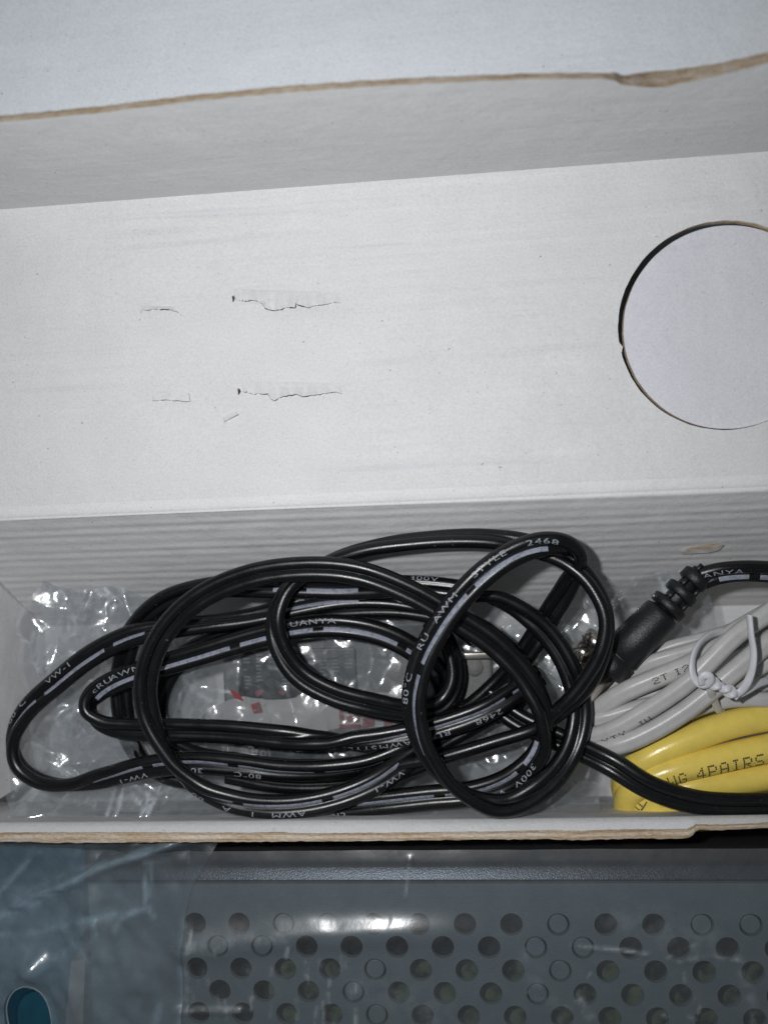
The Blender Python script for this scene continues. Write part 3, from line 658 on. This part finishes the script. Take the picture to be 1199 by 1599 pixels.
for r0, r1 in ((1.3, 1.75), (.45, .8)):
    V = [(cc[0] + r * math.cos(i * math.pi / 14), cc[1] + r * math.sin(i * math.pi / 14), ZA + .2) for r in (r0, r1) for i in range(28)]
    mb.add(V, [[i, (i + 1) % 28, 28 + (i + 1) % 28, 28 + i] for i in range(28)])
mb.build("print", M_LTXT, lab2, smooth=False)
ps = thing("paper_slip", "white paper slip with red print on the adapter under the film", "paper slip", (*pick(470, 1110, ZA)[:2], ZA))
rows = [[pick(u, v, ZA + .5 + .5 * math.sin(u * .03 + v * .05)) for v in np.linspace(1086 + 5 * math.sin(u * .05) + max(0, 380 - u) * .5, 1138 + 5 * math.sin(u * .04 + 1), 8)] for u in np.linspace(315, 640, 30)]
v, f = extrude_x(rows); psh = obj("sheet", v, f, M_PAPER, ps)
mb = MB()
for quad in ([(358, 1076), (374, 1083), (380, 1095), (366, 1090)], [(398, 1081), (409, 1075), (413, 1080), (402, 1089)], [(392, 1100), (404, 1096), (410, 1112), (396, 1114)], [(434, 1079), (447, 1082), (441, 1087)],
             [(529, 1110), (536, 1109), (537, 1128), (531, 1128)], [(541, 1109), (559, 1108), (558, 1113), (542, 1114)], [(541, 1118), (560, 1117), (561, 1127), (542, 1127)], [(566, 1122), (584, 1120), (584, 1134), (566, 1136)], [(598, 1114), (612, 1114), (612, 1134), (600, 1136)], [(530, 1131), (562, 1131), (562, 1137), (530, 1137)]):
    mb.add([pick(u, v, ZA + 1.35) for u, v in quad], [list(range(len(quad)))])
mb.build("print", M_RED, psh, smooth=False)
k0, k1 = pick(712, 1024, -21), pick(776, 1112, -21)
mk = thing("plug_block", "small grey moulded block with shiny top edge beside the adapter under film", "plug block", ((k0[0] + k1[0]) / 2, (k0[1] + k1[1]) / 2, Z_FLOOR))
mb = MB(); rbox(k0[0], k1[0], k1[1], k0[1], Z_FLOOR, -21, 2.0, mb, taper=.6); mb.build("body", M_ADPT, mk)
e0, e1 = pick(712, 1019, -20.6), pick(778, 1030, -20.6)
mb = MB(); rbox(e0[0], e1[0], e1[1], e0[1], -24, -20.4, .6, mb); mb.build("metal_lip", M_NICKEL, mk)
mb = MB(); c_ = pick(740, 1042, -20.9); lathe(c_, c_ + np.array([0, .01, .35]), [(0, 2.0), (.6, 2.0), (.65, 1.5), (1, 1.4)], mb, 20); mb.build("button", M_ADPT, mk)
n0, n1 = pick(936, 996, -19), pick(893, 1034, -21)
cn = thing("metal_connector", "shiny nickel connector half hidden under the black loop beside the plug", "connector", tuple(n1))
mb = MB(); lathe(n0, n1, [(0, 2.6), (.04, 2.9), (.3, 2.9), (.33, 2.3), (.6, 2.3), (.63, 2.7), (.96, 2.7), (1, 2.4)], mb, 28); mb.build("barrel", M_NICKEL, cn)
mb = MB(); lathe(n1, n1 + (n1 - n0) * .25, [(0, 1.8), (1, 1.7)], mb, 20); mb.build("sleeve", M_RUB, cn)

# ---------------------------------------------------------------- crumpled clear bag in the tray
def facet_field(w, h, step, spacing, amp, rng):
    """height of a sheet of flat facets between random points"""
    nx, ny = int(w / step) + 1, int(h / step) + 1; pts = []; hs = []
    ks = max(1, int(w / spacing)); kt = max(1, int(h / spacing))
    for i in range(-1, ks + 2):
        for j in range(-1, kt + 2):
            pts.append(Vector(((i + rng.uniform(-.1, 1.1)) * spacing, (j + rng.uniform(-.1, 1.1)) * spacing))); hs.append(rng.choice((-1, 1)) * rng.uniform(.25, 1) * amp)
    r = geometry.delaunay_2d_cdt(pts, [], [], 0, 1e-6); Hf = np.zeros((nx, ny))
    hv = [hs[r[3][i][0]] if r[3][i] else 0 for i in range(len(r[0]))]
    for t in r[2]:
        A, B, C = (r[0][i] for i in t); x0, x1 = min(A.x, B.x, C.x), max(A.x, B.x, C.x); y0, y1 = min(A.y, B.y, C.y), max(A.y, B.y, C.y)
        i0, i1 = max(0, int(x0 / step)), min(nx - 1, int(x1 / step) + 1); j0, j1 = max(0, int(y0 / step)), min(ny - 1, int(y1 / step) + 1)
        if i1 < i0 or j1 < j0: continue
        X, Y_ = np.meshgrid(np.arange(i0, i1 + 1) * step, np.arange(j0, j1 + 1) * step, indexing='ij')
        d = (B.y - C.y) * (A.x - C.x) + (C.x - B.x) * (A.y - C.y)
        if abs(d) < 1e-9: continue
        l1 = ((B.y - C.y) * (X - C.x) + (C.x - B.x) * (Y_ - C.y)) / d; l2 = ((C.y - A.y) * (X - C.x) + (A.x - C.x) * (Y_ - C.y)) / d; l3 = 1 - l1 - l2
        m = (l1 >= -1e-6) & (l2 >= -1e-6) & (l3 >= -1e-6); val = l1 * hv[t[0]] + l2 * hv[t[1]] + l3 * hv[t[2]]
        Hf[i0:i1 + 1, j0:j1 + 1][m] = val[m]
    return Hf
def blur(Hf, sig):
    k = np.exp(-.5 * (np.arange(-6, 7) / sig) ** 2); k /= k.sum()
    for ax in (0, 1): Hf = np.apply_along_axis(lambda q: np.convolve(np.pad(q, 6, mode='edge'), k, 'valid'), ax, Hf)
    return Hf
_rg = random.Random(11); FS = .3
FIELD = blur(facet_field(260, 170, FS, 8.0, 2.5, _rg) + facet_field(260, 170, FS, 4.2, 1.25, _rg) + facet_field(260, 170, FS, 2.3, .42, _rg), .85)
_gx, _gy = np.gradient(FIELD, FS); FOLD = np.clip((np.abs(np.gradient(_gx, FS, axis=0)) + np.abs(np.gradient(_gy, FS, axis=1)) - .8) / 1.5, 0, 1)  # curvature mask for crease whitening and painted glints
def crumple(x, y, seed=0.0, Q=None):
    a = .35 * seed; fx = (((x * math.cos(a) - y * math.sin(a)) + 130 + 17 * seed) % 255) / FS; fy = (((x * math.sin(a) + y * math.cos(a)) + 120 + 9 * seed) % 165) / FS
    i, j = int(fx), int(fy); u, v = fx - i, fy - j; Q = FIELD if Q is None else Q
    return (Q[i, j] * (1 - u) * (1 - v) + Q[i + 1, j] * u * (1 - v) + Q[i, j + 1] * (1 - u) * v + Q[i + 1, j + 1] * u * v)
def snap_edge(V, faces, poly, lim):
    """pull the sheet's ragged rim onto its outline"""
    cnt = {}
    for q in faces:
        for k in range(len(q)):
            e = tuple(sorted((q[k], q[(k + 1) % len(q)]))); cnt[e] = cnt.get(e, 0) + 1
    for i in {i for e, c in cnt.items() if c == 1 for i in e}:
        x, y, z = V[i]; best = (lim, None)
        for (ax, ay), (bx, by) in zip(poly, poly[1:] + poly[:1]):
            dx, dy = bx - ax, by - ay; t = max(0, min(1, ((x - ax) * dx + (y - ay) * dy) / (dx * dx + dy * dy + 1e-9))); d = math.hypot(x - ax - t * dx, y - ay - t * dy)
            if d < best[0]: best = (d, (ax + t * dx, ay + t * dy))
        if best[1]: V[i] = (*best[1], z)
def film_sheet(name, outline, zbase, amp, step, mat, parent, seed=0.0, drape=None):
    """crumpled sheet over a photo-traced outline, laid at its own heights"""
    P = [pick(u, v, zbase(u, v)) for u, v in outline]; poly = [(p[0], p[1]) for p in P]
    x0, x1 = min(p[0] for p in poly), max(p[0] for p in poly); y0, y1 = min(p[1] for p in poly), max(p[1] for p in poly)
    nx, ny = int((x1 - x0) / step) + 1, int((y1 - y0) / step) + 1; V = []; ok = []
    for i in range(nx):
        for j in range(ny):
            x, y = x0 + i * step, y0 + j * step
            zz = -15.0
            for _ in range(3): zz = zbase(*proj(np.array([x, y, zz])))
            V.append((x, y, zz + amp * crumple(x, y, seed))); ok.append(in_poly((x, y), poly))
    f = []
    for i in range(nx - 1):
        for j in range(ny - 1):
            q = [i * ny + j, (i + 1) * ny + j, (i + 1) * ny + j + 1, i * ny + j + 1]
            if all(ok[k] for k in q): f += [[q[0], q[1], q[2]], [q[0], q[2], q[3]]] if (i + j) % 2 else [[q[0], q[1], q[3]], [q[1], q[2], q[3]]]
    snap_edge(V, f, poly, step * 1.6)
    used = sorted({k for t in f for k in t}); mp = {k: i for i, k in enumerate(used)}
    o = obj(name, [V[k] for k in used], [[mp[k] for k in t] for t in f], mat, parent, smooth=True)
    at = o.data.attributes.new('fold', 'FLOAT', 'POINT'); at.data.foreach_set('value', [float(crumple(V[k][0], V[k][1], seed, FOLD)) for k in used])
    return o
bagt = thing("plastic_bag", "crumpled clear plastic bag filling the tray beneath the black cable", "plastic bag", (-20, -40, Z_FLOOR))
def zb(u, v):
    e = max(0, (v - 1190) / 90) ; l = max(0, (330 - u) / 330)
    b = max(0, (1010 - v) / 110)
    return -20.3 - 3.5 * e - 4 * b * (1 - l) - 3 * l + (2.0 if u > 700 else 0) * -1
film_sheet("film", [(28, 1286), (12, 1230), (40, 1120), (30, 1010), (28, 960), (75, 905), (120, 925), (165, 912), (235, 935), (300, 960), (460, 950), (700, 930), (850, 925), (905, 905), (935, 940), (960, 1060), (930, 1130), (940, 1200), (938, 1280)], zb, .85, .42, M_FILM, bagt)
film_sheet("film_fold", [(60, 1230), (50, 1120), (90, 1080), (240, 1050), (320, 1030), (330, 1240)], lambda u, v: zb(u, v) - 1.2, .8, .42, M_FILM, bagt, 6.3)
film_sheet("film_fold", [(700, 1005), (860, 960), (915, 990), (925, 1100), (915, 1240), (690, 1245)], lambda u, v: zb(u, v) - 1.0, .8, .42, M_FILM, bagt, 6.3)
film_sheet("film_fold", [(10, 1286), (60, 1225), (180, 1222), (330, 1235), (560, 1235), (800, 1235), (930, 1215), (938, 1282)], lambda u, v: -9.5 - max(0, (1275 - v) / 6.5), .6, .42, M_FILM, bagt, 1.7)
film_sheet("film_fold", [(40, 1010), (75, 912), (125, 925), (165, 915), (232, 940), (205, 985), (110, 1035), (70, 1060)], lambda u, v: -17.5, .7, .42, M_FILM, bagt, 3.1)
film_sheet("film_fold", [(80, 1140), (110, 1105), (160, 1140), (215, 1160), (215, 1195), (100, 1215), (85, 1180)], lambda u, v: -15.5, .6, .42, M_FILM, bagt, 4.4)
film_sheet("film_fold", [(905, 920), (950, 905), (1096, 884), (1110, 935), (1124, 996), (1040, 1010), (930, 1040)], lambda u, v: -20.5 - (v - 884) * .03, .3, .5, M_FILM, bagt, 2.2)

# ---------------------------------------------------------------- perforated device in its film bag
ZT = -6.0
dl = float(pick(142, 1480, ZT)[0]); dr = 125.0
yv = lambda v, z: float(pick(600, v, z)[1])
dev = thing("metal_device", "dark grey metal device with perforated top cover in front of the tray", "electronic device", (0, -115, -44))
pr = [(yv(1312, -30), -44), (yv(1314, -19), -19), (yv(1330, -12.5), -12.5), (yv(1348, -8.6), -8.6)]
for t in np.linspace(0, 1, 6): pr.append((yv(1350 + 23 * t, -8.2 + 1.6 * t), -8.2 + 1.6 * (t ** .85)))
ye = pr[-1][0]; pr += [(ye - .15, -6.5), (ye - .3, -7.1), (ye - .55, -7.1)]
v, f = extrude_x([[(x, y, z) for y, z in pr] for x in np.linspace(dl, dr, 40)])
obj("rear_bevel", v, f, powder_mat("bevel_coat", (.075, .08, .09), .29, 1.0, .08, .6), dev)
y_top = ye - .6
h0 = pick(305, 1442, ZT); pitch = float(pick(1172, 1444, ZT)[0] - h0[0]) / 12; rhole = pitch * .245
hl, knock = [], []
ring_at = [(447, 1440), (517, 1441), (875, 1441), (1098, 1443), (1172, 1445), (840, 1478), (912, 1478), (585, 1514), (880, 1512), (548, 1550), (845, 1550), (587, 1586), (334, 1478), (406, 1478)]
for r in range(9):
    for k in range(-1, 15):
        x = h0[0] + (k + (.5 if r % 2 else 0)) * pitch; y = h0[1] - r * pitch / 2
        if x < h0[0] - .2 or x > dr - 4: continue
        lp = [(x + rhole * math.cos(2 * math.pi * i / 24), y + rhole * math.sin(2 * math.pi * i / 24)) for i in range(24)]
        hl.append(lp)
        uv = proj(np.array([x, y, ZT]))
        if any(abs(uv[0] - a) < 20 and abs(uv[1] - b) < 16 for a, b in ring_at): knock.append((x, y))
cover = sheet([(dl, -150), (dr, -150), (dr, y_top), (dl, y_top)], hl, ZT, 1.0, "perforated_cover", [M_DEVICE, M_DEVICE], dev)
for i, (x, y) in enumerate(knock):
    mb = MB(); rr = rhole * .80
    mb.add([(x + q * math.cos(2 * math.pi * i / 24), y + q * math.sin(2 * math.pi * i / 24), z) for q, z in ((rr, ZT - .9), (rr, ZT - .25), (rr - .12, ZT - .15)) for i in range(24)] ,
           grid_faces(3, 24, True) + [[48 + i for i in range(24)]])
    mb.build("knockout_disc", M_DEVICE, dev, smooth=False)
obj("side_panel", [(dl, -150, -44), (dl, yv(1312, -30), -44), (dl, yv(1314, -19), -19), (dl, ye, -6.6), (dl, y_top, ZT), (dl, -150, ZT)], [[0, 1, 2, 3, 4, 5]], M_DEVICE, dev, smooth=False)
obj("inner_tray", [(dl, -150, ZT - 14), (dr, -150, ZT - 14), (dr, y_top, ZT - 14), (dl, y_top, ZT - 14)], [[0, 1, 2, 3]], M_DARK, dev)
pb = [pick(u, v, ZT - 8) for u, v in [(420, 1500), (1199, 1496), (1300, 1700), (420, 1700)]]
obj("circuit_board", pb, [[0, 1, 2, 3]], M_PCB, dev)
# blue lining and pale card edge on the left of the device
q = [pick(-200, 1300, -24), pick(132, 1300, -24), pick(126, 1700, -24), pick(-200, 1700, -24)]
bl = thing("blue_board", "teal blue printed board under the film left of the device", "blue board", tuple(np.mean(q, 0)))
rows = [[q[0] * (1 - s) * (1 - t) + q[1] * s * (1 - t) + q[2] * s * t + q[3] * (1 - s) * t + np.array([0, 0, .5 * math.sin(s * 5 + t * 3)]) for t in np.linspace(0, 1, 20)] for s in np.linspace(0, 1, 20)]
v, f = extrude_x(rows); obj("sheet", v, f, M_BLUE, bl)
st = [pick(112, 1502, -16), pick(134, 1496, -16), pick(128, 1640, -16), pick(98, 1640, -16)]  # solid strip standing in for the device's bright corner highlight
mb = MB(); mb.add(st + [p - np.array([0, 0, 8]) for p in st], [[0, 1, 2, 3], [0, 1, 5, 4], [1, 2, 6, 5], [2, 3, 7, 6], [3, 0, 4, 7]])
mb.build("highlight_strip", plain("highlight", (.42, .37, .33), .8), None, smooth=False)
tag(bpy.data.objects["highlight_strip"], "narrow beige card strip standing between blue board and metal device", "card strip")

fb = thing("device_bag", "clear film bag with an oval vent hole stretched over the metal device", "plastic bag", (0, -100, -5))
vent = (44, 1588, 38, 51)
def ridge(u, v, pts, w):
    d = 1e9
    for (a, b), (c, e) in zip(pts[:-1], pts[1:]):
        dx, dy = c - a, e - b; t = max(0, min(1, ((u - a) * dx + (v - b) * dy) / (dx * dx + dy * dy)))
        d = min(d, math.hypot(u - a - t * dx, v - b - t * dy))
    return math.exp(-(d / w) ** 2)
RID = [([(0, 1432), (60, 1405), (160, 1352), (330, 1296)], 9, 1.6), ([(-20, 1410), (30, 1362), (50, 1340)], 6, .8), ([(228, 1345), (228, 1410)], 5, .8), ([(180, 1450), (205, 1425), (232, 1420)], 9, .7), ([(140, 1500), (116, 1470), (150, 1440)], 7, .6),
       ([(-10, 1470), (60, 1462), (140, 1440)], 14, .5), ([(36, 1524), (37, 1525)], 27, 4.8), ([(300, 1478), (370, 1468), (440, 1459), (500, 1456), (600, 1453), (660, 1453), (840, 1459)], 24, 2.2), ([(280, 1578), (375, 1576)], 6, .8), ([(905, 1478), (960, 1482), (1010, 1490)], 4, .25), ([(1060, 1500), (1120, 1490), (1160, 1500)], 6, .3), ([(640, 1340), (632, 1400)], 4, .25)]
def film_z(x, y):
    u, v = proj(np.array([x, y, -5.0]))
    base = -4.6
    if v < 1345: base = -4.6 - 1.0 * ((1345 - v) / 30) ** 1.15
    if u < 150: base -= 6.0 * (1 - math.exp(-((150 - u) / 60) ** 2)) * (.4 + .6 * min(1, max(0, (v - 1320) / 80)))
    z = base
    for pts, w, h in RID:
        if h == 2.2: h *= 1 - min(1, max(0, (u - 585) / 190)) ** 1.3
        z += h * ridge(u, v, pts, w)
    k = .55 if u < 300 else .12
    z += k * (.5 * math.sin(x * .31 + y * .23) + .4 * math.sin(x * .13 - y * .37 + 1) + .25 * math.sin(x * .7 + y * .55 + 2) * math.sin(y * .4)) + (.28 if u < 290 else .035) * crumple(x, y, 5)
    return z
step = .46
x0, x1 = float(pick(-140, 1450, -5)[0]), float(pick(1300, 1450, -5)[0]); y1, y0 = float(pick(600, 1313, -8)[1]), float(pick(600, 1720, -5)[1])
nx, ny = int((x1 - x0) / step), int((y1 - y0) / step); V = []; ins_v = []
vc = pick(vent[0], vent[1], -10); vr = (vent[2] / 7.55, vent[3] / 7.55)
for i in range(nx):
    for j in range(ny):
        x, y = x0 + i * step, y0 + j * step
        dx, dy = (x - vc[0]) / vr[0], (y - vc[1]) / vr[1]; d = math.hypot(dx, dy)
        k = False
        if d < 1:
            if d > 1 - .75 * step / min(vr): x, y = vc[0] + dx / d * vr[0], vc[1] + dy / d * vr[1]
            else: k = True
        V.append((x, y, film_z(x, y))); ins_v.append(k)
f = []
for q in grid_faces(nx, ny):
    if not any(ins_v[k] for k in q): f.append(q)
used = sorted({k for t in f for k in t}); mp = {k: i for i, k in enumerate(used)}
fm = obj("film", [V[k] for k in used], [[mp[k] for k in t] for t in f], M_FILM2, fb)
_r3 = random.Random(5)
SCUFF = [([(300, 1480), (370, 1470), (440, 1463)], 13, .45), ([(905, 1478), (960, 1483), (1010, 1489)], 3, 1.0), ([(1060, 1502), (1110, 1493), (1160, 1503)], 3.5, .6), ([(905, 1562), (912, 1580), (922, 1588)], 6, 1.0), ([(1150, 1500), (1172, 1560), (1180, 1610)], 7, .5),
         ([(290, 1445), (292, 1560)], 5, .6), ([(293, 1577), (372, 1578)], 4, 1.0), ([(640, 1340), (633, 1400)], 2.5, .6), ([(560, 1540), (640, 1560), (700, 1600)], 22, .2), ([(960, 1430), (1100, 1470)], 30, .18), ([(820, 1500), (870, 1590)], 14, .25)]
for _ in range(34):
    a, b = _r3.uniform(300, 560), _r3.uniform(1480, 1590); SCUFF.append(([(a, b), (a + _r3.uniform(-4, 4), b + _r3.uniform(8, 30))], 2.6, _r3.uniform(.3, .9)))
for _ in range(16):
    a, b = _r3.uniform(820, 1190), _r3.uniform(1470, 1590); SCUFF.append(([(a, b), (a + _r3.uniform(-12, 12), b + _r3.uniform(-6, 16))], 2.6, _r3.uniform(.3, .8)))
vals = []
for k in used:
    u, v = proj(np.array(V[k])); t = 0.0
    for p_, w, h in SCUFF:
        if abs(u - p_[0][0]) < 170 and abs(v - p_[0][1]) < 130: t += h * ridge(u, v, p_, w)
    vals.append(float(min(1.2, t)))
fm.data.attributes.new('fold', 'FLOAT', 'POINT').data.foreach_set('value', vals)
mb = MB(); n = 60; V = []
for i in range(n):
    a = 2 * math.pi * i / n
    for k in range(6):
        b = 2 * math.pi * k / 6; rr = .16 * math.cos(b)
        x, y = vc[0] + (vr[0] + rr) * math.cos(a), vc[1] + (vr[1] + rr) * math.sin(a)
        V.append((x, y, film_z(vc[0] + vr[0] * math.cos(a), vc[1] + vr[1] * math.sin(a)) + .16 * math.sin(b)))
fc = [[i * 6 + k, i * 6 + (k + 1) % 6, ((i + 1) % n) * 6 + (k + 1) % 6, ((i + 1) % n) * 6 + k] for i in range(n) for k in range(6)]
obj("vent_rim", V, fc, plain("film_edge", (.35, .40, .42), .4), fb)

# folded end of the bag: a second layer on the left, and painted crease glints
fold_poly = [(-140, 1318), (0, 1316), (160, 1310), (330, 1298), (352, 1296), (300, 1385), (290, 1428), (286, 1500), (280, 1720), (-140, 1720)]
P = [tuple(pick(u, v, -4)[:2]) for u, v in fold_poly]; V = []; okk = []
step = .7; x0, x1 = min(p[0] for p in P), max(p[0] for p in P); y0, y1 = min(p[1] for p in P), max(p[1] for p in P)
nx, ny = int((x1 - x0) / step) + 1, int((y1 - y0) / step) + 1
for i in range(nx):
    for j in range(ny):
        x, y = x0 + i * step, y0 + j * step; d = math.hypot((x - vc[0]) / (vr[0] + .5), (y - vc[1]) / (vr[1] + .5))
        V.append((x, y, film_z(x, y) + .45 + .3 * math.sin(x * .5 + y * .33) ** 2)); okk.append(in_poly((x, y), P) and d > 1)
f = [q for q in grid_faces(nx, ny) if all(okk[k] for k in q)]
snap_edge(V, f, P, step * 1.6); snap_edge(V, f, [(vc[0] + (vr[0] + .35) * math.cos(i * math.pi / 40), vc[1] + (vr[1] + .35) * math.sin(i * math.pi / 40)) for i in range(80)], step * 1.8)
used = sorted({k for t in f for k in t}); mp = {k: i for i, k in enumerate(used)}
ff = obj("film_fold", [V[k] for k in used], [[mp[k] for k in t] for t in f], M_FILM3, fb)
FOLD_GLINTS = [([(0, 1432), (60, 1405), (160, 1352), (330, 1296)], 9, .8), ([(0, 1395), (30, 1362), (45, 1345)], 5, .8), ([(228, 1345), (227, 1410)], 3, .9), ([(238, 1345), (235, 1400)], 3, .7), ([(180, 1457), (188, 1437), (205, 1425), (232, 1418), (240, 1432)], 5, .8),  # fold lines whose bright glints are painted in as whitening
         ([(138, 1505), (114, 1470), (118, 1455)], 5, .7), ([(150, 1462), (146, 1440)], 4, .6), ([(-20, 1462), (60, 1455), (120, 1440), (190, 1425)], 8, .5), ([(250, 1570), (240, 1610)], 8, .6), ([(286, 1430), (284, 1600)], 4, .6), ([(60, 1500), (100, 1490), (120, 1470)], 7, .4)]
vals = []
for k in used:
    u, v = proj(np.array(V[k])); vals.append(float(min(1.3, sum(.6 * h * ridge(u, v, p_, w * .8) for p_, w, h in FOLD_GLINTS) + .42 * min(1, max(.35, (v - 1300) / 120)) * min(1, max(.25, (330 - u) / 240)))))
ff.data.attributes.new('fold', 'FLOAT', 'POINT').data.foreach_set('value', vals)
zl = lambda x, y: film_z(x, y) + .9
